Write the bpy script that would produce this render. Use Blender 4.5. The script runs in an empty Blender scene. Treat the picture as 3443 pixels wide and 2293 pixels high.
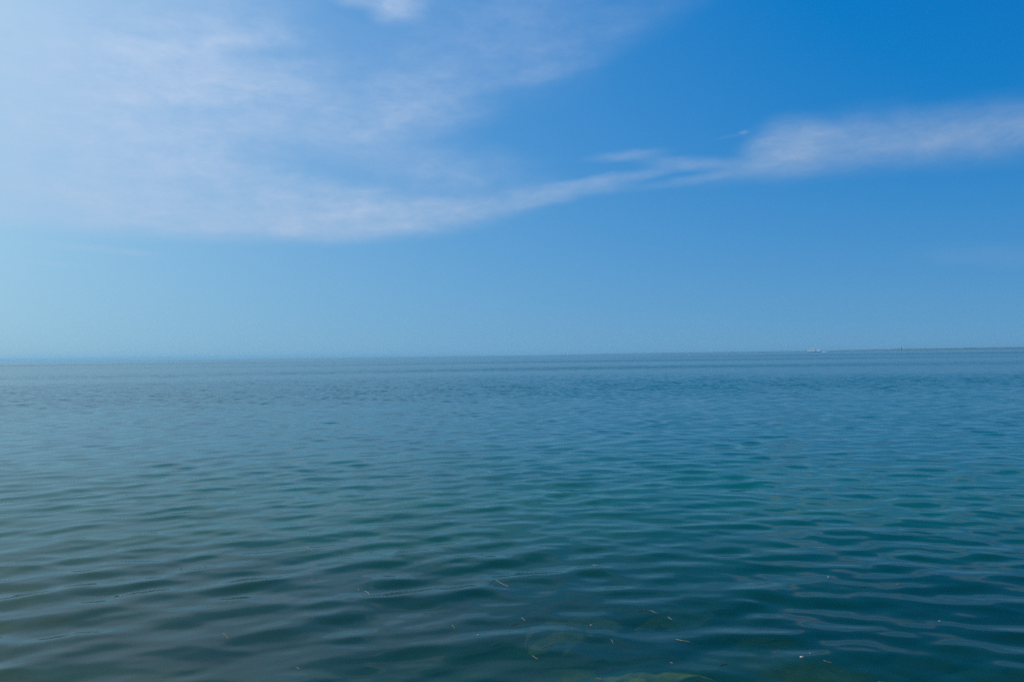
import bpy, bmesh, math, random
import numpy as np
from mathutils import Matrix, Vector, noise as mnoise

R = math.radians
sc = bpy.context.scene
COL = sc.collection
rng = np.random.default_rng(11)
random.seed(5)

# ------------------------------------------------------------------ camera
CAM_H = 1.7
FPX, CX, CY = 2702.0, 1721.5, 1146.5           # focal length and centre in photo pixels
cam = bpy.data.cameras.new('camera')
cam.sensor_width = 36.0
cam.lens = 36.0 * FPX / 3443.0
cam.clip_start = 0.05
cam.clip_end = 60000.0
cam_ob = bpy.data.objects.new('camera', cam)
COL.objects.link(cam_ob)
CAM_M = Matrix.Translation((0, 0, CAM_H)) @ Matrix.Rotation(R(90 + 0.985), 4, 'X') @ Matrix.Rotation(R(-0.74), 4, 'Z')
cam_ob.matrix_world = CAM_M
sc.camera = cam_ob


def ray(px, py):
    return (CAM_M.to_3x3() @ Vector(((px - CX) / FPX, -(py - CY) / FPX, -1.0))).normalized()


def on_sea(px, py):
    d = ray(px, py)
    t = -CAM_H / d.z
    return Vector((d.x * t, d.y * t, 0.0))


def azel(px, py):
    d = ray(px, py)
    return math.degrees(math.atan2(d.x, d.y)), math.degrees(math.asin(d.z))


# ------------------------------------------------------------------ sky
SUN_AZ, SUN_EL = -64.0, 44.0
world = bpy.data.worlds.new('World')
sc.world = world
world.use_nodes = True
wt = world.node_tree
for n in list(wt.nodes):
    wt.nodes.remove(n)


class NB:
    """short-hand for building node trees"""
    def __init__(self, tree):
        self.t = tree

    def n(self, kind, **kw):
        node = self.t.nodes.new(kind)
        for k, v in kw.items():
            setattr(node, k, v)
        return node

    def put(self, sock, v):
        if isinstance(v, bpy.types.NodeSocket):
            self.t.links.new(v, sock)
        elif v is not None:
            sock.default_value = v

    def math(self, op, a, b=None, c=None, clamp=False):
        m = self.n('ShaderNodeMath', operation=op, use_clamp=clamp)
        for i, v in enumerate((a, b, c)):
            self.put(m.inputs[i], v)
        return m.outputs[0]

    def vmath(self, op, a, b=None, scale=None):
        m = self.n('ShaderNodeVectorMath', operation=op)
        self.put(m.inputs[0], a)
        self.put(m.inputs[1], b)
        if scale is not None:
            self.put(m.inputs['Scale'], scale)
        return m.outputs['Value'] if op in ('LENGTH', 'DOT_PRODUCT') else m.outputs[0]

    def xyz(self, x, y, z):
        m = self.n('ShaderNodeCombineXYZ')
        for i, v in enumerate((x, y, z)):
            self.put(m.inputs[i], v)
        return m.outputs[0]

    def sep(self, v):
        m = self.n('ShaderNodeSeparateXYZ')
        self.put(m.inputs[0], v)
        return m.outputs

    def remap(self, v, a, b, c, d, smooth=False):
        m = self.n('ShaderNodeMapRange')
        m.interpolation_type = 'SMOOTHSTEP' if smooth else 'LINEAR'
        for i, q in enumerate((v, a, b, c, d)):
            self.put(m.inputs[i], q)
        return m.outputs[0]

    def noise(self, vec, scale, detail=2.0, rough=0.5, lac=2.0, color=False):
        m = self.n('ShaderNodeTexNoise')
        self.put(m.inputs['Vector'], vec)
        m.inputs['Scale'].default_value = scale
        m.inputs['Detail'].default_value = detail
        m.inputs['Roughness'].default_value = rough
        m.inputs['Lacunarity'].default_value = lac
        return m.outputs['Color' if color else 'Fac']

    def mixc(self, fac, a, b):
        m = self.n('ShaderNodeMix', data_type='RGBA')
        self.put(m.inputs[0], fac)
        self.put(m.inputs[6], a)
        self.put(m.inputs[7], b)
        return m.outputs[2]


W = NB(wt)
dirv = W.n('ShaderNodeTexCoord').outputs['Generated']
dx, dy, dz = W.sep(dirv)
dzp = W.math('MAXIMUM', dz, 0.0)
# maritime air: the sky is read a little above the true horizon so its rim stays blue-white
skyvec = W.vmath('NORMALIZE', W.xyz(dx, dy, W.math('MULTIPLY_ADD', dzp, 1.15, 0.105)))
sky = W.n('ShaderNodeTexSky', sky_type='NISHITA', sun_disc=False)
sky.sun_elevation = R(SUN_EL)
sky.sun_rotation = R(SUN_AZ)
sky.altitude = 0.0
sky.air_density = 1.0
sky.dust_density = 2.6
sky.ozone_density = 2.0
W.put(sky.inputs['Vector'], skyvec)
SKY_STRENGTH = 0.1
sr, sg, sb = W.sep(sky.outputs[0])


def grade(ch, gain, power, lift):
    v = W.math('MULTIPLY', ch, SKY_STRENGTH)
    v = W.math('POWER', v, power)
    v = W.math('MULTIPLY_ADD', v, gain, lift)
    return W.math('MULTIPLY', W.math('MAXIMUM', v, 0.0), 1.0 / SKY_STRENGTH)


gr = grade(sr, 0.79, 1.0, -0.110)
gg = grade(sg, 0.94, 0.89, -0.040)
gb = grade(sb, 0.92, 0.46, 0.0)
clear = W.xyz(gr, gg, gb)

# high thin cloud, laid out by compass bearing and elevation (degrees)
az = W.math('MULTIPLY', W.math('ARCTAN2', dx, dy), 57.29578)
el = W.math('MULTIPLY', W.math('ARCSINE', dz), 57.29578)
p0 = W.xyz(az, el, 0.0)
wn = W.noise(W.vmath('MULTIPLY', p0, (0.10, 0.26, 1.0)), 1.0, 3.0, 0.55, color=True)
warp = W.vmath('MULTIPLY', W.vmath('SUBTRACT', wn, (0.5, 0.5, 0.5)), (6.0, 2.2, 0.0))
wn2 = W.noise(W.vmath('MULTIPLY', p0, (0.45, 1.3, 1.0)), 1.0, 4.0, 0.6, color=True)
warp2 = W.vmath('MULTIPLY', W.vmath('SUBTRACT', wn2, (0.5, 0.5, 0.5)), (2.2, 0.8, 0.0))
pw = W.vmath('ADD', W.vmath('ADD', p0, warp), warp2)
pfine = W.vmath('ADD', p0, W.vmath('SCALE', warp2, scale=0.55))

# (px, py, half length, half width, tilt deg, opacity, edge softness 0..1, kind)
# kind 0: broad veil of the left-hand system, 1: separate wisp, 2: gap in the veil
CLOUDS = [
    (480, 330, 900, 460, 10, 0.70, 1.0, 0),
    (720, 180, 520, 190, 12, 0.34, 1.0, 0),
    (830, 340, 360, 230, 0, 0.24, 1.0, 0),
    (0, 250, 700, 520, 0, 0.22, 1.0, 0),
    (470, 545, 560, 95, -4, 0.34, 1.0, 0),
    (860, 590, 460, 95, -13, 0.40, 1.0, 0),
    (1160, 655, 420, 90, -9, 0.34, 1.0, 0),
    (600, 730, 1150, 190, -1, 0.60, 0.8, 0),
    (1260, 740, 680, 150, 4, 0.50, 0.8, 0),
    (1620, 690, 460, 85, 9, 0.28, 0.9, 0),
    (1900, 645, 380, 48, 8, 0.34, 1.0, 1),
    (1300, 400, 480, 210, 14, 0.50, 1.0, 0),
    (1480, 570, 430, 100, 0, 0.32, 1.0, 0),
    (1650, 120, 700, 300, 14, 0.26, 1.0, 0),
    (1335, 15, 150, 80, 6, 0.60, 0.9, 1),
    (1190, 0, 110, 36, 0, 0.36, 1.0, 1),
    (2050, 110, 560, 110, 20, 0.12, 1.0, 1),
    (1800, 255, 330, 36, 10, 0.16, 1.0, 1),
    (2110, 522, 190, 26, 3, 0.30, 1.0, 1),
    (2330, 550, 240, 34, -5, 0.34, 1.0, 1),
    (2060, 600, 420, 26, 6, 0.26, 1.0, 1),
    (2330, 605, 300, 24, 5, 0.20, 1.0, 1),
    (2520, 565, 260, 60, 10, 0.15, 1.0, 1),
    (2650, 495, 185, 120, 6, 0.40, 0.75, 1),
    (2800, 485, 380, 125, 7, 0.32, 1.0, 1),
    (3110, 460, 480, 115, 4, 0.34, 1.0, 1),
    (3430, 445, 440, 115, 2, 0.34, 1.0, 1),
    (2498, 447, 20, 8, 10, 0.26, 1.0, 1),
    (2450, 462, 70, 9, 8, 0.08, 1.0, 1),
    (300, 835, 240, 16, -3, 0.22, 1.0, 1),
    (470, 855, 80, 15, 0, 0.20, 1.0, 1),
    (150, 884, 190, 13, -2, 0.16, 1.0, 1),
    (3330, 860, 280, 55, -6, 0.10, 1.0, 1),
    (920, 182, 260, 48, 4, 0.60, 1.0, 2),
    (1070, 545, 230, 70, -18, 0.22, 1.0, 2),
    (1130, 70, 260, 110, 10, 0.55, 1.0, 2),
    (60, 700, 330, 60, -8, 0.22, 1.0, 2),
    (30, 765, 230, 40, -6, 0.35, 1.0, 2),
    (640, 375, 300, 40, 4, 0.30, 1.0, 2),
    (1000, 640, 300, 34, -6, 0.22, 1.0, 2),
]
PPD = FPX * math.pi / 180.0
inv = gaps = veil_inv = None
for (px, py, hl, hw, tilt, op, soft, kind) in CLOUDS:
    a, e = azel(px, py)
    mp = W.n('ShaderNodeMapping', vector_type='TEXTURE')
    W.put(mp.inputs['Vector'], pw if kind == 0 else pfine)
    mp.inputs['Location'].default_value = (a, e, 0)
    mp.inputs['Rotation'].default_value = (0, 0, R(tilt))
    mp.inputs['Scale'].default_value = (hl / PPD, hw / PPD, 1)
    r = W.vmath('LENGTH', mp.outputs[0])
    q = W.math('SUBTRACT', 1.0, W.remap(r, 1.0 - soft, 1.0, op, 0.0, True))
    if kind == 0:
        veil_inv = q if veil_inv is None else W.math('MULTIPLY', veil_inv, q)
    elif kind == 1:
        inv = q if inv is None else W.math('MULTIPLY', inv, q)
    else:
        gaps = q if gaps is None else W.math('MULTIPLY', gaps, q)
# the veil ends downwards in a clean rim that climbs to the right
rim_a, rim_e = azel(1000, 818)
rim = W.math('MULTIPLY_ADD', W.math('POWER', W.math('MAXIMUM', W.math('SUBTRACT', az, rim_a), 0.0), 2.0), 0.0072, rim_e)
above = W.math('SUBTRACT', W.sep(pfine)[1], rim)
big = W.math('MULTIPLY', W.math('SUBTRACT', 1.0, veil_inv), gaps)
big = W.math('MULTIPLY', big, W.remap(above, -0.5, 1.1, 0.0, 1.0, True))
inv = W.math('MULTIPLY', inv, W.math('SUBTRACT', 1.0, big))
# the same kind of thin streaky veil goes on over the rest of the sky
veil_n = W.noise(W.vmath('MULTIPLY', p0, (0.030, 0.085, 1.0)), 1.0, 5.0, 0.6)
away = W.remap(W.math('ABSOLUTE', az), 38.0, 55.0, 0.0, 1.0, True)
high = W.remap(el, 27.0, 36.0, 0.0, 1.0, True)
veil = W.math('MULTIPLY', W.remap(veil_n, 0.46, 0.72, 0.0, 0.22, True), W.math('MAXIMUM', away, high))
veil = W.math('MULTIPLY', veil, W.remap(el, 2.0, 12.0, 0.0, 1.0, True))
inv = W.math('MULTIPLY', inv, W.math('SUBTRACT', 1.0, veil))
cover = W.math('SUBTRACT', 1.0, inv)
fib = W.noise(W.vmath('ADD', W.vmath('MULTIPLY', p0, (0.26, 0.75, 1.0)), W.vmath('SCALE', warp, scale=0.2)), 1.0, 9.0, 0.70)
mott = W.noise(W.vmath('ADD', W.vmath('MULTIPLY', p0, (0.42, 0.8, 1.0)), W.vmath('SCALE', warp, scale=0.3)), 1.0, 6.0, 0.65)
cover = W.math('MULTIPLY', cover, W.remap(fib, 0.3, 0.7, 0.64, 1.18))
cover = W.math('MULTIPLY', cover, W.remap(mott, 0.3, 0.7, 0.72, 1.22), clamp=True)
# cloud light: white scatter, stronger towards the sun
sd = Vector((math.sin(R(SUN_AZ)) * math.cos(R(SUN_EL)), math.cos(R(SUN_AZ)) * math.cos(R(SUN_EL)), math.sin(R(SUN_EL))))
cosg = W.vmath('DOT_PRODUCT', dirv, tuple(sd))
glow = W.remap(cosg, -0.1, 0.8, 0.81, 1.22)
ccol = W.vmath('SCALE', (4.0, 5.15, 7.0), scale=glow)
skycol = W.mixc(cover, clear, ccol)
# grey sea mist thickening down to the horizon
mist = W.math('MULTIPLY', 0.45, W.math('POWER', 2.718, W.math('MULTIPLY', W.math('MAXIMUM', el, 0.0), -0.14)))
skycol = W.mixc(mist, skycol, (1.75, 3.6, 5.15, 1.0))
bg = W.n('ShaderNodeBackground')
W.put(bg.inputs[0], skycol)
bg.inputs[1].default_value = SKY_STRENGTH
wo = W.n('ShaderNodeOutputWorld')
wt.links.new(bg.outputs[0], wo.inputs[0])

sun = bpy.data.lights.new('sun', 'SUN')
sun.energy = 3.0
sun.angle = R(0.53)
sun.color = (1.0, 0.955, 0.89)
sun_ob = bpy.data.objects.new('sun', sun)
COL.objects.link(sun_ob)
sun_ob.rotation_euler = (-sd).to_track_quat('-Z', 'Y').to_euler()
sun_ob.location = sd * 50

sc.view_settings.view_transform = 'Standard'
sc.view_settings.look = 'None'
sc.view_settings.exposure = 0.0
sc.view_settings.gamma = 1.0
sc.cycles.max_bounces = 6
sc.cycles.sample_clamp_indirect = 4.0
sc.cycles.volume_bounces = 1
sc.cycles.use_denoising = False


# ------------------------------------------------------------------ helpers
def mat(name, col, rough=0.6, var=0.0, scale=4.0, metallic=0.0, col2=None):
    m = bpy.data.materials.new(name)
    m.use_nodes = True
    t = NB(m.node_tree)
    b = m.node_tree.nodes['Principled BSDF']
    b.inputs['Roughness'].default_value = rough
    b.inputs['Metallic'].default_value = metallic
    c = tuple(col) + (1.0,)
    if var or col2:
        d = tuple(col2) + (1.0,) if col2 else tuple(v * (1 - var) for v in col) + (1.0,)
        co = t.n('ShaderNodeTexCoord').outputs['Object']
        nz = t.remap(t.noise(co, scale, 4.0, 0.6), 0.35, 0.65, 0.0, 1.0)
        t.put(b.inputs['Base Color'], t.mixc(nz, c, d))
    else:
        b.inputs['Base Color'].default_value = c
    return m


def mesh_ob(name, verts, faces, material, parent=None, smooth=False):
    me = bpy.data.meshes.new(name)
    me.from_pydata([tuple(v) for v in verts], [], faces)
    me.update()
    if smooth:
        me.polygons.foreach_set('use_smooth', [True] * len(me.polygons))
    me.materials.append(material)
    o = bpy.data.objects.new(name, me)
    COL.objects.link(o)
    o.parent = parent
    return o


def bm_ob(name, bm, material, parent=None, smooth=False):
    me = bpy.data.meshes.new(name)
    bmesh.ops.recalc_face_normals(bm, faces=bm.faces)
    bm.to_mesh(me)
    bm.free()
    if smooth:
        me.polygons.foreach_set('use_smooth', [True] * len(me.polygons))
    me.materials.append(material)
    o = bpy.data.objects.new(name, me)
    COL.objects.link(o)
    o.parent = parent
    return o


def tag(o, label, cat, group=None):
    o['label'] = label
    o['category'] = cat
    if group:
        o['group'] = group
    return o


def box(bm, x0, x1, y0, y1, z0, z1, rake_front=0.0, rake_back=0.0, inset=0.0, bevel=0.0):
    """block whose top is raked at both ends and drawn in at the sides"""
    b = [(x0, y0, z0), (x1, y0, z0), (x1, y1, z0), (x0, y1, z0)]
    t = [(x0 + rake_front, y0 + inset, z1), (x1 - rake_back, y0 + inset, z1),
         (x1 - rake_back, y1 - inset, z1), (x0 + rake_front, y1 - inset, z1)]
    vs = [bm.verts.new(p) for p in b + t]
    fs = [(3, 2, 1, 0), (4, 5, 6, 7), (0, 1, 5, 4), (1, 2, 6, 5), (2, 3, 7, 6), (3, 0, 4, 7)]
    fc = [bm.faces.new([vs[i] for i in f]) for f in fs]
    if bevel:
        ed = list({e for f in fc for e in f.edges})
        bmesh.ops.bevel(bm, geom=ed, offset=bevel, segments=2, affect='EDGES', profile=0.6)
    return bm


def tube(bm, pts, rad, seg=8):
    rings = []
    n = len(pts)
    for i, p in enumerate(pts):
        p = Vector(p)
        d = (Vector(pts[min(i + 1, n - 1)]) - Vector(pts[max(i - 1, 0)])).normalized()
        u = d.orthogonal().normalized()
        v = d.cross(u)
        r = rad[i] if isinstance(rad, (list, tuple)) else rad
        rings.append([bm.verts.new(p + (u * math.cos(a) + v * math.sin(a)) * r)
                      for a in [2 * math.pi * k / seg for k in range(seg)]])
    for a, b in zip(rings, rings[1:]):
        for k in range(seg):
            bm.faces.new((a[k], a[(k + 1) % seg], b[(k + 1) % seg], b[k]))
    bm.faces.new(rings[0][::-1])
    bm.faces.new(rings[-1])
    return bm


# ------------------------------------------------------------------ sea
NW = 90
lam = np.exp(rng.uniform(math.log(0.20), math.log(5.0), NW))
slope = np.exp(-(np.log(lam / 0.58)) ** 2 / (2 * 0.55 ** 2)) * rng.uniform(0.6, 1.3, NW)
main = rng.random(NW) < 0.78
theta = np.where(main, R(-10) + rng.normal(0, R(25), NW), R(24) + rng.normal(0, R(30), NW))
slope *= np.where(main, 1.0, 0.75)
SLOPE_RMS = 0.097
slope *= SLOPE_RMS / math.sqrt((slope ** 2).sum() / 2)
kk = 2 * math.pi / lam
kx, ky = kk * np.sin(theta), kk * np.cos(theta)
amp = slope / kk
ph = rng.uniform(0, 2 * math.pi, NW)
CHOP = 0.6
# short wind ripples that only get up away from the shelter of the shore
NV = 44
lam2 = np.exp(rng.uniform(math.log(0.22), math.log(0.75), NV))
th2 = R(-6) + rng.normal(0, R(32), NV)
sl2 = rng.uniform(0.5, 1.3, NV)
sl2 *= 0.18 / math.sqrt((sl2 ** 2).sum() / 2)
lam, theta, slope = np.concatenate([lam, lam2]), np.concatenate([theta, th2]), np.concatenate([slope, sl2])
kk = 2 * math.pi / lam
kx, ky = kk * np.sin(theta), kk * np.cos(theta)
amp = slope / kk
ph = np.concatenate([ph, rng.uniform(0, 2 * math.pi, NV)])
NT = NW + NV


def patches(x, y):
    """wind: where the surface is ruffled and where it lies calm (0.5 .. 1.5)"""
    v = np.zeros_like(x)
    r2 = np.random.default_rng(3)
    for s, a in ((0.11, 0.16), (0.045, 0.15), (0.017, 0.16), (0.25, 0.08)):
        for _ in range(4):
            t = r2.normal(0, 0.35)
            v += a * np.sin(s * (x * math.sin(t) * 0.35 + y * math.cos(t)) * r2.uniform(0.7, 1.4) + r2.uniform(0, 6.28)
                            + 0.8 * np.sin(0.013 * x * r2.uniform(0.6, 1.6) + r2.uniform(0, 6.28)))
    return np.clip(1.0 + v * 0.80, 0.40, 1.75)


def bands(x, y):
    """cat's-paw streaks lying across the bay: extra ruffling"""
    j = 6 * np.sin(x * 0.02) + 4 * np.sin(x * 0.053 + 1.0)
    b = 0.9 * np.exp(-((y - 90 - j) / 10.0) ** 2) * (0.55 + 0.45 * np.tanh((60 - np.abs(x + 25)) / 40.0))
    b += 1.1 * np.exp(-((y - 300 - 2.5 * j) / 32.0) ** 2) * (0.5 - 0.5 * np.tanh((x + 90) / 40.0))
    b += 0.7 * np.exp(-((y - 175 - 1.5 * j) / 9.0) ** 2) * np.exp(-((x - 10) / 70.0) ** 2)
    b += 1.1 * np.exp(-((y - 330 - 3 * j) / 45.0) ** 2) * (0.5 + 0.5 * np.tanh((x - 90) / 40.0))
    b += 0.8 * np.exp(-((y - 900) / 90.0) ** 2) * (0.5 + 0.5 * np.tanh((x - 100) / 100.0))
    return b


def waves(x, y, spacing):
    """height and horizontal shift of the surface, and the slope too short for the mesh to carry
    (arrays run along rows of equal range)"""
    z = np.zeros_like(x)
    ox = np.zeros_like(x)
    oy = np.zeros_like(x)
    lost = np.zeros_like(x)
    m = patches(x, y)
    yb = y + 0.15 * np.sqrt(x * x + 9.0)         # crests bow as they come in over the shallows
    gust = 1.0 + 0.35 * np.sin(1.1 * x + 0.9 * y + 1.5 * np.sin(0.6 * y - 0.4 * x)) * np.sin(0.7 * x - 1.3 * y + 1.2 * np.sin(0.5 * x + 2))
    offshore = np.clip((y - 5.0) / 14.0, 0.28, 1.0) * m * gust
    swell = m * (1.0 - 0.42 * np.clip((y - 5.0) / 15.0, 0.0, 1.0)) * (1.0 - 0.45 * np.clip((y - 15.0) / 60.0, 0.0, 1.0))
    offshore = offshore * (1.0 - 0.45 * np.clip((y - 15.0) / 60.0, 0.0, 1.0))
    for i in range(NT):
        w = np.clip((lam[i] / spacing - 2.4) / 2.4, 0.0, 1.0)
        w = w * w * (3 - 2 * w)
        lost += (slope[i] ** 2 / 2) * (1 - w * w)
        rows = np.nonzero(w.max(axis=1) > 0)[0]
        if not len(rows):
            continue
        r = slice(rows[0], rows[-1] + 1)
        a = amp[i] * w[r] * (swell if i < NW else offshore)[r]
        f = kx[i] * x[r] + ky[i] * yb[r] + ph[i]
        s = np.sin(f)
        c_ = np.cos(f)
        z[r] += a * c_ * (1.0 - 0.40 * s)        # faces towards the shore steeper than the backs
        ox[r] -= CHOP * a * math.sin(theta[i]) * s
        oy[r] -= CHOP * a * math.cos(theta[i]) * s
    return z, ox, oy, np.sqrt(lost) * m


def sea_level(x, y):
    xa, ya = np.array([[float(x)]]), np.array([[float(y)]])
    sp = np.array([[0.02]])
    x0, y0 = xa.copy(), ya.copy()
    for _ in range(3):
        z, ox, oy, _l = waves(x0, y0, sp)
        x0, y0 = xa - ox, ya - oy
    return float(z[0, 0])


HR = CAM_H * 803.6
near = np.linspace(0.35, 3.6, 50, endpoint=False)
rad = np.concatenate([near, HR / np.arange(HR / 3.6, HR / 15.0, -0.6), np.arange(15.0, 50.0, 0.105),
                      1.0 / np.arange(1 / 50.0, 1 / 600.0, -0.105 / 2500.0), np.geomspace(605.0, 9300.0, 60)])
ang = np.concatenate([np.arange(-180, -60, 5.0), np.arange(-60, -40, 0.5), np.arange(-40, 40, 0.105), np.arange(40, 60, 0.5), np.arange(60, 180, 5.0)])
NR, NA = len(rad), len(ang)
rr, aa = np.meshgrid(rad, np.radians(ang), indexing='ij')
gx, gy = rr * np.sin(aa), rr * np.cos(aa)
dr = np.gradient(rad)
dang = np.radians(np.where(np.abs(ang) > 60.0, 5.0, np.where(np.abs(ang) > 40.0, 0.5, 0.105)))
spacing = np.maximum(dr[:, None] + 0 * aa, 0.6 * rr * dang[None, :])
gz, ox, oy, lost = [q_.ravel() for q_ in waves(gx, gy, spacing)]
bnd = bands(gx.ravel(), gy.ravel())
fine_attr = lost * (0.30 + 1.2 * bnd)
P = np.stack([gx.ravel() + ox, gy.ravel() + oy, gz], 1)
P = np.concatenate([P, [[0, 0, 0]]])
fine_attr = np.concatenate([fine_attr, [0.0]])
i = np.arange(NR - 1)[:, None]
j = np.arange(NA)[None, :]
j2 = (j + 1) % NA
quads = np.stack([(i * NA + j), (i * NA + j2), ((i + 1) * NA + j2), ((i + 1) * NA + j)], -1).reshape(-1, 4)
tris = np.stack([np.arange(NA), np.full(NA, NR * NA), (np.arange(NA) + 1) % NA], 1)
me = bpy.data.meshes.new('sea')
nq, ntri = len(quads), len(tris)
me.vertices.add(len(P))
me.vertices.foreach_set('co', P.astype(np.float32).ravel())
me.loops.add(nq * 4 + ntri * 3)
me.loops.foreach_set('vertex_index', np.concatenate([quads.ravel(), tris.ravel()]).astype(np.int32))
me.polygons.add(nq + ntri)
me.polygons.foreach_set('loop_start', np.concatenate([np.arange(nq) * 4, nq * 4 + np.arange(ntri) * 3]).astype(np.int32))
me.polygons.foreach_set('use_smooth', np.ones(nq + ntri, dtype=bool))
at = me.attributes.new('ripple', 'FLOAT', 'POINT')
at.data.foreach_set('value', fine_attr.astype(np.float32))
me.update(calc_edges=True)
me.validate()

wm = bpy.data.materials.new('sea_water')
wm.use_nodes = True
T = NB(wm.node_tree)
pb = wm.node_tree.nodes['Principled BSDF']
geo = T.n('ShaderNodeNewGeometry')
pos = geo.outputs['Position']
atn = T.n('ShaderNodeAttribute', attribute_name='ripple')
rip = atn.outputs['Fac']
# wavelets shorter than the mesh: slopes drawn from stretched noise
qa = T.vmath('MULTIPLY', pos, (0.55, 1.35, 0.0))
na = T.noise(qa, 1.0, 3.0, 0.62)
nb_ = T.noise(T.vmath('ADD', qa, (37.0, 11.0, 5.0)), 1.2, 2.0, 0.6)
sy = T.math('MULTIPLY', T.math('SUBTRACT', na, 0.5), 8.0)
sx = T.math('MULTIPLY', T.math('SUBTRACT', nb_, 0.5), 4.0)
tilt = T.vmath('SCALE', T.xyz(sx, sy, 0.0), scale=T.math('MULTIPLY_ADD', rip, 0.9, 0.004))
# capillary ripples, in patches where the air touches down
cq = T.vmath('MULTIPLY', pos, (5.5, 11.0, 0.0))
cc = T.noise(cq, 1.0, 3.0, 0.6, color=True)
cvec = T.vmath('MULTIPLY', T.vmath('SUBTRACT', cc, (0.5, 0.5, 0.5)), (0.5, 1.0, 0.0))
touch = T.noise(T.vmath('MULTIPLY', pos, (0.30, 0.55, 0.0)), 1.0, 3.0, 0.55)
tilt = T.vmath('ADD', tilt, T.vmath('SCALE', cvec, scale=T.remap(touch, 0.40, 0.66, 0.010, 0.075, True)))
nrm = T.vmath('NORMALIZE', T.vmath('ADD', geo.outputs['Normal'], tilt))
alpha = T.math('MULTIPLY_ADD', rip, 0.06, 0.006)
nt_ = wm.node_tree
nt_.nodes.remove(pb)
body = T.noise(T.vmath('MULTIPLY', pos, (0.25, 0.5, 0.0)), 1.0, 3.0, 0.6)
murk = T.n('ShaderNodeBsdfDiffuse')              # light scattered back by the turbid water itself
shoal = T.mixc(T.remap(body, 0.35, 0.65, 0, 1), (0.002, 0.080, 0.048, 1), (0.004, 0.100, 0.054, 1))   # greener over the shallows
deep = T.mixc(T.remap(body, 0.35, 0.65, 0, 1), (0.006, 0.115, 0.125, 1), (0.008, 0.130, 0.135, 1))     # bluer off the shelf
T.put(murk.inputs['Color'], T.mixc(T.remap(T.sep(pos)[1], 6.0, 18.0, 0.0, 1.0, True), shoal, deep))
clearw = T.n('ShaderNodeBsdfTransparent')        # what is seen of the bed through it
clearw.inputs['Color'].default_value = (0.62, 0.88, 0.70, 1)
below = T.n('ShaderNodeMixShader')
# the deeper the water, the less of the bed comes through
clarity = T.math('MULTIPLY', 0.68, T.remap(T.sep(pos)[1], 4.5, 10.0, 1.0, 0.04, True))
T.put(below.inputs[0], clarity)
nt_.links.new(murk.outputs[0], below.inputs[1])
nt_.links.new(clearw.outputs[0], below.inputs[2])
gloss = T.n('ShaderNodeBsdfGlossy')
T.put(gloss.inputs['Normal'], nrm)
T.put(gloss.inputs['Roughness'], T.math('SQRT', alpha))
fres = T.n('ShaderNodeFresnel')
fres.inputs['IOR'].default_value = 1.333
T.put(fres.inputs['Normal'], nrm)
surf = T.n('ShaderNodeMixShader')
nt_.links.new(fres.outputs[0], surf.inputs[0])
nt_.links.new(below.outputs[0], surf.inputs[1])
nt_.links.new(gloss.outputs[0], surf.inputs[2])
nt_.links.new(surf.outputs[0], nt_.nodes['Material Output'].inputs['Surface'])
me.materials.append(wm)
sea = bpy.data.objects.new('sea', me)
COL.objects.link(sea)
sea['kind'] = 'structure'

# ------------------------------------------------------------------ sea bed with boulders
bed_m = bpy.data.materials.new('weed_and_sand')
bed_m.use_nodes = True
Bt = NB(bed_m.node_tree)
bp = Bt.n('ShaderNodeNewGeometry').outputs['Position']
bw = Bt.noise(Bt.vmath('MULTIPLY', bp, (0.55, 0.42, 0.0)), 1.0, 5.0, 0.6)
bf = Bt.noise(bp, 9.0, 4.0, 0.6)
bcol = Bt.mixc(Bt.remap(bw, 0.50, 0.66, 0.0, 1.0, True), (0.022, 0.080, 0.046, 1), (0.28, 0.22, 0.07, 1))
bcol = Bt.mixc(Bt.remap(bf, 0.35, 0.7, 0.0, 0.6), bcol, (0.015, 0.035, 0.02, 1))
bpb = bed_m.node_tree.nodes['Principled BSDF']
Bt.put(bpb.inputs['Base Color'], bcol)
bpb.inputs['Roughness'].default_value = 0.95
bx = np.concatenate([[-9000, -2000, -400, -120], np.arange(-60, 60.1, 1.5), [120, 400, 2000, 9000]])
by = np.concatenate([[-9000, -2000, -300, -60, -20], np.arange(-8, 60.1, 1.5), [120, 400, 2000, 9000]])
BX, BY = np.meshgrid(bx, by, indexing='ij')


def bed_z(x, y):
    return -(1.15 + 5.0 * np.clip((y - 8.0) / 30.0, 0, 1) ** 0.8) + 0.12 * np.sin(x * 1.3 + y) + 0.1 * np.sin(y * 1.9 - x * 0.7)


BZ = bed_z(BX, BY)
nx_, ny_ = BX.shape
fv = [(a * ny_ + b, (a + 1) * ny_ + b, (a + 1) * ny_ + b + 1, a * ny_ + b + 1) for a in range(nx_ - 1) for b in range(ny_ - 1)]
bed = mesh_ob('seabed', np.stack([BX, BY, BZ], -1).reshape(-1, 3), fv, bed_m, smooth=True)
bed['kind'] = 'structure'
rock_m = mat('weedy_rock', (0.40, 0.28, 0.09), 0.85, col2=(0.08, 0.075, 0.03), scale=7.0)
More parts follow.
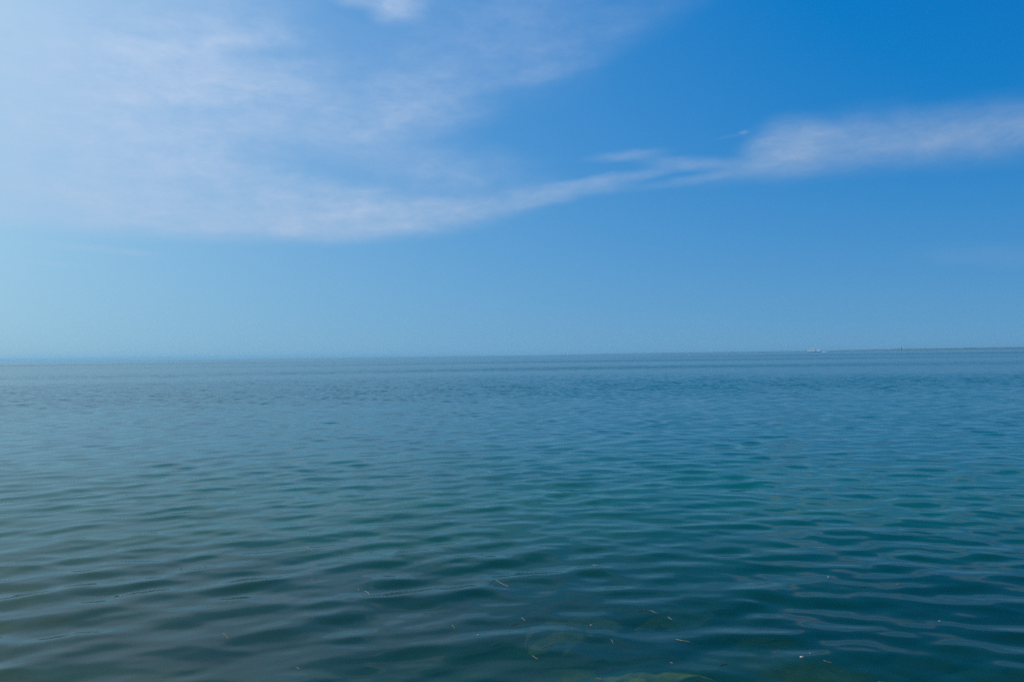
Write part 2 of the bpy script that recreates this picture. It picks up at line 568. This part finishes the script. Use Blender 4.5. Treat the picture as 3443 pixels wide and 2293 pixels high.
# (photo px of the patch, depth of its top, half sizes)
ROCKS = [
    (2225, 2275, 0.50, 0.56, 0.40), (1870, 2115, 0.95, 0.42, 0.30), (2000, 2085, 0.95, 0.30, 0.22), (2280, 2060, 1.0, 0.45, 0.30),
]
for n_, (px, py, dep, hx, hy) in enumerate(ROCKS):
    d = ray(px, py)
    t = -CAM_H / d.z
    t2 = -(CAM_H + dep) / d.z
    q = Vector((d.x * t2, d.y * t2, 0))
    bm = bmesh.new()
    bmesh.ops.create_icosphere(bm, subdivisions=4, radius=1.0)
    hz = (0.26 if n_ == 0 else 0.12) * (hx + hy)
    for v in bm.verts:
        c = v.co.copy()
        k = 1 + (0.14 if n_ == 0 else 0.34) * mnoise.noise(c * 1.6 + Vector((n_ * 7, 0, 0))) + 0.12 * mnoise.noise(c * 4 + Vector((0, n_ * 5, 0)))
        v.co = Vector((c.x * hx, c.y * hy, c.z * hz)) * k
    o = bm_ob('rock', bm, rock_m, bed, True)
    o.location = (q.x, q.y, -dep - hz)
    o.rotation_euler = (0, 0, n_ * 1.3)

# ------------------------------------------------------------------ low shore on the horizon
shore_m = mat('scrub_shore', (0.020, 0.035, 0.024), 0.9, col2=(0.035, 0.045, 0.03), scale=0.02)
sv, sf = [], []
NS = 240
for k in range(NS):
    u = k / (NS - 1)
    a = 3.0 + 47.0 * u
    d = 3600 - 1500 * u ** 0.8
    hgt = 2.0 + 2.5 * min(1, max(0, (a - 21.0) / 5.0)) + (1.1 * mnoise.noise(Vector((a * 1.7, 0, 0))) + 0.9 * mnoise.noise(Vector((a * 7.0, 3, 0)))) * (0.5 if a < 22 else 1)
    hgt *= min(1, u * 8 + 0.02)
    ex = Vector((math.sin(R(a)), math.cos(R(a)), 0))
    for off, hh in ((0, -0.5), (3, hgt * 0.7), (14, hgt), (70, hgt * 0.9 + 0.2), (160, -0.5)):
        p = ex * (d + off)
        sv.append((p.x, p.y, hh))
    if k:
        b0, b1 = (k - 1) * 5, k * 5
        for m_ in range(4):
            sf.append((b0 + m_, b1 + m_, b1 + m_ + 1, b0 + m_ + 1))
shore = mesh_ob('shore', sv, sf, shore_m, smooth=True)
shore['kind'] = 'structure'

# ------------------------------------------------------------------ motor yacht far out
white = mat('gelcoat', (0.86, 0.86, 0.84), 0.3, var=0.03, scale=0.6)
navy = mat('navy_hull', (0.34, 0.37, 0.42), 0.3, var=0.2, scale=0.5)
glassm = mat('dark_window', (0.012, 0.016, 0.02), 0.08)
steel = mat('stainless', (0.6, 0.6, 0.6), 0.25, metallic=1.0)
teak = mat('teak', (0.26, 0.15, 0.08), 0.6, var=0.3, scale=2.0)
red_m = mat('antifoul', (0.16, 0.03, 0.025), 0.6, var=0.2, scale=1.0)

yroot = bpy.data.objects.new('motor_yacht', None)
COL.objects.link(yroot)
YD = 1200.0
yp = ray(2737, 1190)
yroot.location = (yp.x / yp.y * YD, YD, 0.0)
yroot.rotation_euler = (0, 0, R(-35))
yroot.scale = (0.56, 0.56, 0.66)
tag(yroot, 'white two-deck motor yacht far out on the horizon right of centre', 'yacht')
L, B = 35.0, 7.4                                # bow at -x, stern at +x


def hull_section(u):                            # u 0 bow .. 1 stern
    half = B / 2 * (1 - (1 - min(1, u / 0.45)) ** 2.2) * (1 - 0.08 * max(0, u - 0.6))
    sheer = 1.5 + 1.4 * (1 - u) ** 2.2
    rake = 3.4 * (1 - u) ** 2
    return half, sheer, rake


bm = bmesh.new()
bmr = bmesh.new()
prev = prevr = None
NU = 26
for k in range(NU + 1):
    u = k / NU
    half, sheer, rake = hull_section(u)
    half = max(half, 0.04)
    x = -L / 2 + L * u
    prof = [(0.0, -1.3, 1.0), (half * 0.62, -0.7, 0.75), (half * 0.86, 0.12, 0.55), (half * 0.97, sheer * 0.6, 0.25), (half, sheer, 0.0)]
    pts = [bm.verts.new((x + rake * f * 0.9, s_ * w_, z_)) for s_ in (-1, 1) for (w_, z_, f) in prof]
    if prev:
        for s_ in (0, 5):
            for q in range(4):
                bm.faces.new((prev[s_ + q], prev[s_ + q + 1], pts[s_ + q + 1], pts[s_ + q]))
        bm.faces.new((prev[4], prev[9], pts[9], pts[4]))
    prev = pts
bm.faces.new([prev[q] for q in (0, 1, 2, 3, 4, 9, 8, 7, 6)])
bmesh.ops.remove_doubles(bm, verts=bm.verts, dist=0.001)
hull = bm_ob('hull', bm, navy, yroot, True)
bm = bmesh.new()
for s_ in (-1, 1):
    pts = []
    for k in range(NU + 1):
        u = k / NU
        half, sheer, rake = hull_section(u)
        pts.append((-L / 2 + L * u, s_ * max(half, 0.04) * 1.01, sheer + 0.02))
    tube(bm, pts, 0.13, 6)
bm_ob('rub_rail', bm, white, hull)
bm = bmesh.new()
box(bm, L / 2 - 0.05, L / 2 + 1.3, -2.9, 2.9, 0.25, 0.5, bevel=0.06)
bm_ob('swim_platform', bm, teak, hull)
bm = bmesh.new()
box(bm, -12.6, 2.6, -3.0, 3.0, 1.4, 5.3, 3.2, 0.3, 0.8, 0.12)
house = bm_ob('deckhouse', bm, white, yroot)
for s_ in (-1, 1):
    for k in range(5):
        bm = bmesh.new()
        x0 = -7.4 + k * 1.9
        yy = 3.0 - 0.8 * (4.3 - 1.4) / 3.9
        box(bm, x0, x0 + 1.6, min(s_ * (yy - 0.25), s_ * (yy + 0.03)), max(s_ * (yy - 0.25), s_ * (yy + 0.03)), 4.0, 4.6, 0.2, 0.1, 0.0)
        bm_ob('window', bm, glassm, house)
bm = bmesh.new()
v = [bm.verts.new(p) for p in ((-10.05, -2.5, 3.75), (-10.05, 2.5, 3.75), (-8.95, 2.4, 4.85), (-8.95, -2.4, 4.85))]
bm.faces.new(v)
bmesh.ops.solidify(bm, geom=bm.faces[:], thickness=0.06)
bm_ob('windscreen', bm, glassm, house)
bm = bmesh.new()
box(bm, -8.2, 3.0, -2.7, 2.7, 5.34, 6.15, 1.2, 0.2, 0.2, 0.1)
fly = bm_ob('flybridge', bm, white, yroot)
bm = bmesh.new()
box(bm, -5.9, 2.9, -2.5, 2.5, 7.75, 8.05, 0.5, 0.1, 0.12, 0.08)
bm_ob('hardtop', bm, white, fly)
for x_ in (-5.0, 2.2):
    for s_ in (-1, 1):
        bm = bmesh.new()
        tube(bm, [(x_, s_ * 2.3, 6.0), (x_ + 0.25, s_ * 2.25, 7.8)], 0.11, 8)
        bm_ob('pillar', bm, white, fly)
bm = bmesh.new()
tube(bm, [(0.6, 0, 8.0), (0.9, 0, 10.4)], [0.16, 0.06], 8)
mast = bm_ob('mast', bm, white, yroot)
bm = bmesh.new()
bmesh.ops.create_uvsphere(bm, u_segments=14, v_segments=8, radius=0.55, matrix=Matrix.Translation((-1.2, 0, 8.5)))
bm_ob('radar_dome', bm, white, mast, True)
# open aft deck, then the white stern bulwark with its tender and davit
bm = bmesh.new()
box(bm, 2.7, 16.6, -3.1, 3.1, 1.45, 1.62, bevel=0.03)
bm_ob('aft_deck', bm, teak, yroot)
bm = bmesh.new()
box(bm, 8.6, 16.8, -3.25, 3.25, 1.64, 4.8, 1.0, 0.5, 0.5, 0.2)
bm_ob('stern_house', bm, white, yroot)
bm = bmesh.new()
tn = []
for k in range(13):
    a_ = math.pi * k / 12
    tn.append((13.6 - 2.6 * math.sin(a_), -1.1 * math.cos(a_), 5.0))
tube(bm, [(15.6, -1.1, 5.0)] + tn + [(15.6, 1.1, 5.0)], 0.32, 8)
bm_ob('tender', bm, white, yroot, True)
for s_ in (-1, 1):
    bm = bmesh.new()
    pts = []
    for k in range(11):
        u = 0.02 + 0.38 * k / 10
        half, sheer, rake = hull_section(u)
        pts.append((-L / 2 + L * u, s_ * half * 0.94, sheer + 0.95))
        tube(bm, [(pts[-1][0], pts[-1][1], sheer), pts[-1]], 0.03, 5)
    tube(bm, pts, 0.035, 5)
    bm_ob('bow_rail', bm, steel, yroot)

# foam wake trailing from the stern
foam_m = mat('foam', (0.75, 0.78, 0.78), 0.9, var=0.25, scale=0.5)
bm = bmesh.new()
N = 40
row = None
for k in range(N + 1):
    u = k / N
    x = L / 2 + 1 + 17 * u
    hw_ = (2.2 + 2.2 * u) * (1 + 0.25 * mnoise.noise(Vector((k * 0.7, 0, 0))))
    zz = 0.95 * (1 - u) ** 1.2 + 0.15 + 0.12 * mnoise.noise(Vector((k * 0.9, 4, 0)))
    cur = [bm.verts.new((x, y_ * hw_, z_)) for y_, z_ in ((-1, -0.3), (-0.6, zz * 0.8), (0, zz), (0.6, zz * 0.7), (1, -0.3))]
    if row:
        for q in range(4):
            bm.faces.new((row[q], row[q + 1], cur[q + 1], cur[q]))
    row = cur
wake = bm_ob('wake', bm, foam_m, None, True)
wake.location = yroot.location
wake.rotation_euler = yroot.rotation_euler
wake.scale = yroot.scale
wake['kind'] = 'stuff'
tag(wake, 'thin white foam wake trailing right of the far motor yacht', 'wake')

# ------------------------------------------------------------------ channel marker
green = mat('green_daymark', (0.02, 0.13, 0.07), 0.5, var=0.2, scale=0.6)
rust = mat('weathered_steel', (0.20, 0.18, 0.13), 0.7, col2=(0.11, 0.09, 0.06), scale=0.8)
mroot = bpy.data.objects.new('channel_marker', None)
COL.objects.link(mroot)
mp_ = ray(3031, 1185)
MD = 1300.0
mroot.location = (mp_.x / mp_.y * MD, MD, 0)
mroot.scale = (0.5, 0.5, 0.5)
tag(mroot, 'slim green channel marker on the horizon right of the white yacht', 'channel marker')
bm = bmesh.new()
tube(bm, [(0, 0, -2), (0, 0, 3.0), (0, 0, 3.2)], [1.5, 1.4, 1.0], 16)
bm_ob('pile', bm, rust, mroot)
bm = bmesh.new()
tube(bm, [(0, 0, 3.1), (0, 0, 12.2)], [0.75, 0.5], 12)
pole = bm_ob('pole', bm, rust, mroot)
bm = bmesh.new()
box(bm, -1.35, 1.35, -0.9, -0.72, 7.4, 10.6, bevel=0.05)
bm_ob('daymark', bm, green, mroot)
bm = bmesh.new()
tube(bm, [(0, 0, 12.2), (0, 0, 12.9), (0, 0, 13.2)], [0.55, 0.5, 0.2], 12)
bm_ob('lantern', bm, green, mroot)
bm = bmesh.new()
for k in range(14):
    tube(bm, [(-0.3, -0.85, 3.4 + k * 0.55), (0.3, -0.85, 3.4 + k * 0.55)], 0.035, 5)
for s_ in (-0.3, 0.3):
    tube(bm, [(s_, -0.85, 3.1), (s_, -0.85, 11.4)], 0.04, 5)
bm_ob('ladder', bm, rust, mroot)

# ------------------------------------------------------------------ drifting eelgrass
straw = mat('straw_blade', (0.20, 0.155, 0.075), 0.5, col2=(0.14, 0.10, 0.05), scale=30.0)
pale = mat('pale_blade', (0.26, 0.245, 0.18), 0.45, col2=(0.18, 0.17, 0.12), scale=30.0)
olive = mat('olive_blade', (0.11, 0.11, 0.045), 0.5, col2=(0.07, 0.07, 0.03), scale=30.0)
amber = mat('amber_blade', (0.36, 0.20, 0.07), 0.45, col2=(0.25, 0.20, 0.14), scale=18.0)
shell = mat('white_flake', (0.45, 0.43, 0.38), 0.5, var=0.3, scale=60.0)


def blade(pts_px, width, m, label, group='bits of eelgrass adrift'):
    pts = [on_sea(*p) for p in pts_px]
    c = sum(pts, Vector()) / len(pts)
    # resample along a smooth curve
    fine = []
    n = len(pts)
    for q in range(n - 1):
        a, b = pts[q], pts[q + 1]
        pa = pts[q - 1] if q else a - (b - a)
        pb_ = pts[q + 2] if q + 2 < n else b + (b - a)
        for s_ in range(6):
            t = s_ / 6
            fine.append(0.5 * (2 * a + (b - pa) * t + (2 * pa - 5 * a + 4 * b - pb_) * t * t + (3 * a - pa - 3 * b + pb_) * t ** 3))
    fine.append(pts[-1])
    vs, fs = [], []
    N_ = len(fine)
    for q, p in enumerate(fine):
        d = (fine[min(q + 1, N_ - 1)] - fine[max(q - 1, 0)]).normalized()
        s_ = Vector((-d.y, d.x, 0))
        u = q / (N_ - 1)
        w = width * 0.19 * min(1.0, 0.35 + 5 * u, 0.25 + 4 * (1 - u))
        z = sea_level(p.x, p.y)
        for off, dz_ in ((-w, 0.0010), (0, 0.0032), (w, 0.0010), (0, -0.0012)):
            vs.append(Vector((p.x - c.x, p.y - c.y, z + dz_)) + s_ * off)
    for q in range(N_ - 1):
        a, b = q * 4, q * 4 + 4
        for r_ in range(4):
            fs.append((a + r_, a + (r_ + 1) % 4, b + (r_ + 1) % 4, b + r_))
    fs.append((3, 2, 1, 0))
    e_ = (N_ - 1) * 4
    fs.append((e_, e_ + 1, e_ + 2, e_ + 3))
    o = mesh_ob('eelgrass_blade', vs, fs, m, None, True)
    o.location = (c.x, c.y, 0)
    tag(o, label, 'eelgrass', group)
    return o


BLADES = [
    ([(1822, 2182), (1846, 2171), (1870, 2162)], 0.010, amber, 'amber straw floating stiff and straight below mid water, thickest of the bits'),
    ([(1645, 1967), (1665, 1953), (1685, 1962), (1711, 1971)], 0.006, pale, 'pale kinked eelgrass blade shaped like a low roof, centre of the near water'),
    ([(2143, 2057), (2165, 2055), (2186, 2056), (2204, 2063), (2220, 2066)], 0.007, straw, 'long wavy straw-coloured eelgrass blade right of centre, longest of all'),
    ([(2273, 2147), (2292, 2152), (2320, 2157)], 0.009, pale, 'bright pale straight blade lying across a blue ripple right of centre'),
    ([(2246, 2073), (2260, 2081)], 0.006, pale, 'short pale blade just right of the long wavy one'),
    ([(1020, 1835), (1038, 1842), (1052, 1857)], 0.007, straw, 'curved straw blade on a far ripple, left of centre'),
    ([(1226, 1984), (1237, 1988), (1244, 1999)], 0.008, pale, 'pale hooked blade hanging over a dark ripple left of centre'),
    ([(1203, 1976), (1207, 1983)], 0.006, pale, 'tiny pale fleck of grass left of the hooked blade'),
    ([(1994, 1895), (2007, 1901)], 0.008, pale, 'short whitish blade farthest out right of centre'),
    ([(1789, 2203), (1810, 2214)], 0.005, straw, 'thin straw blade slanting down, just below the amber straw'),
    ([(1753, 2076), (1767, 2084)], 0.006, pale, 'short pale blade above the olive patch, mid water'),
    ([(1717, 2099), (1743, 2094)], 0.005, straw, 'faint flat straw blade left of the olive patch'),
    ([(1520, 2102), (1530, 2114)], 0.006, straw, 'short straw blade slanting down, alone left of centre'),
    ([(1655, 2176), (1681, 2170)], 0.005, straw, 'faint level straw blade left of the amber straw'),
    ([(2055, 2149), (2062, 2161)], 0.006, pale, 'short upright pale blade on a blue ripple, between the amber straw and the bright blade'),
    ([(2004, 2275), (2026, 2284)], 0.006, olive, 'olive blade over the big sunken rock at the bottom edge'),
    ([(2253, 2226), (2265, 2231)], 0.006, straw, 'tiny straw blade over the right half of the sunken rock'),
    ([(2419, 2242), (2444, 2234)], 0.005, olive, 'faint olive blade rising rightward, right of the sunken rock'),
    ([(2769, 2228), (2801, 2235)], 0.006, straw, 'slim straw blade right of the white flake, near the bottom edge'),
    ([(2911, 2265), (2921, 2252)], 0.008, olive, 'upright olive blade in the dark corner water at lower right'),
    ([(2884, 1976), (2911, 1974)], 0.005, straw, 'thin level straw blade in the dark water far right'),
    ([(3014, 1964), (3026, 1966)], 0.006, straw, 'tiny straw blade farthest right of all'),
    ([(749, 2129), (758, 2136), (769, 2149)], 0.006, straw, 'curved straw blade in the grey water at lower left'),
    ([(605, 1911), (613, 1906)], 0.006, pale, 'tiny pale tick of grass far left'),
    ([(1047, 1949), (1061, 1950)], 0.006, amber, 'tiny amber blade on a dark ripple left of the hooked blade'),
    ([(997, 2245), (1009, 2251)], 0.008, straw, 'stubby straw blade near the bottom edge, left of centre'),
    ([(384, 2001), (398, 1998), (412, 1999)], 0.006, olive, 'dark level blade at the far left of the near water'),
    ([(2953, 2289), (2985, 2291)], 0.010, pale, 'whitish blade cut by the bottom edge at lower right'),
]
for b_ in BLADES:
    blade(*b_)


def flake(px, py, size, label, k):
    p = on_sea(px, py)
    bm = bmesh.new()
    bmesh.ops.create_icosphere(bm, subdivisions=2, radius=1.0)
    for v in bm.verts:
        c = v.co.copy()
        f = 1 + 0.35 * mnoise.noise(c * 1.3 + Vector((k * 3.1, 0, 0)))
        v.co = Vector((c.x * size * 1.25, c.y * size * 0.9, max(c.z, -0.3) * size * 0.55)) * f
    o = bm_ob('foam_fleck', bm, shell, None, True)
    o.location = (p.x, p.y, sea_level(p.x, p.y) + size * 0.1)
    tag(o, label, 'fleck', 'white flecks adrift')


flake(2697, 2216, 0.010, 'largest white fleck floating on dark water at lower right', 1)
flake(2724, 2201, 0.004, 'pinhead white fleck just right of and above the largest one', 2)
flake(1609, 2139, 0.006, 'small white fleck left of centre, above the amber straw', 3)
flake(1988, 2100, 0.006, 'small white fleck just below the olive patch at centre', 4)
flake(3160, 2084, 0.006, 'small tan fleck on a blue ripple at far right', 5)
flake(2786, 1940, 0.007, 'small white fleck farthest out on the right', 6)

# ------------------------------------------------------------------ sea haze
bm = bmesh.new()
box(bm, -9500, 9500, -9500, 9500, -9.0, 16.0)
hz = bpy.data.materials.new('haze_air')
hz.use_nodes = True
ht = hz.node_tree
for n in list(ht.nodes):
    ht.nodes.remove(n)
vo = ht.nodes.new('ShaderNodeVolumePrincipled')
vo.inputs['Color'].default_value = (0.33, 0.63, 0.82, 1)
vo.inputs['Density'].default_value = 2.6e-4
vo.inputs['Anisotropy'].default_value = 0.2
ho = ht.nodes.new('ShaderNodeOutputMaterial')
ht.links.new(vo.outputs[0], ho.inputs['Volume'])
haze = bm_ob('haze', bm, hz)
haze['kind'] = 'stuff'
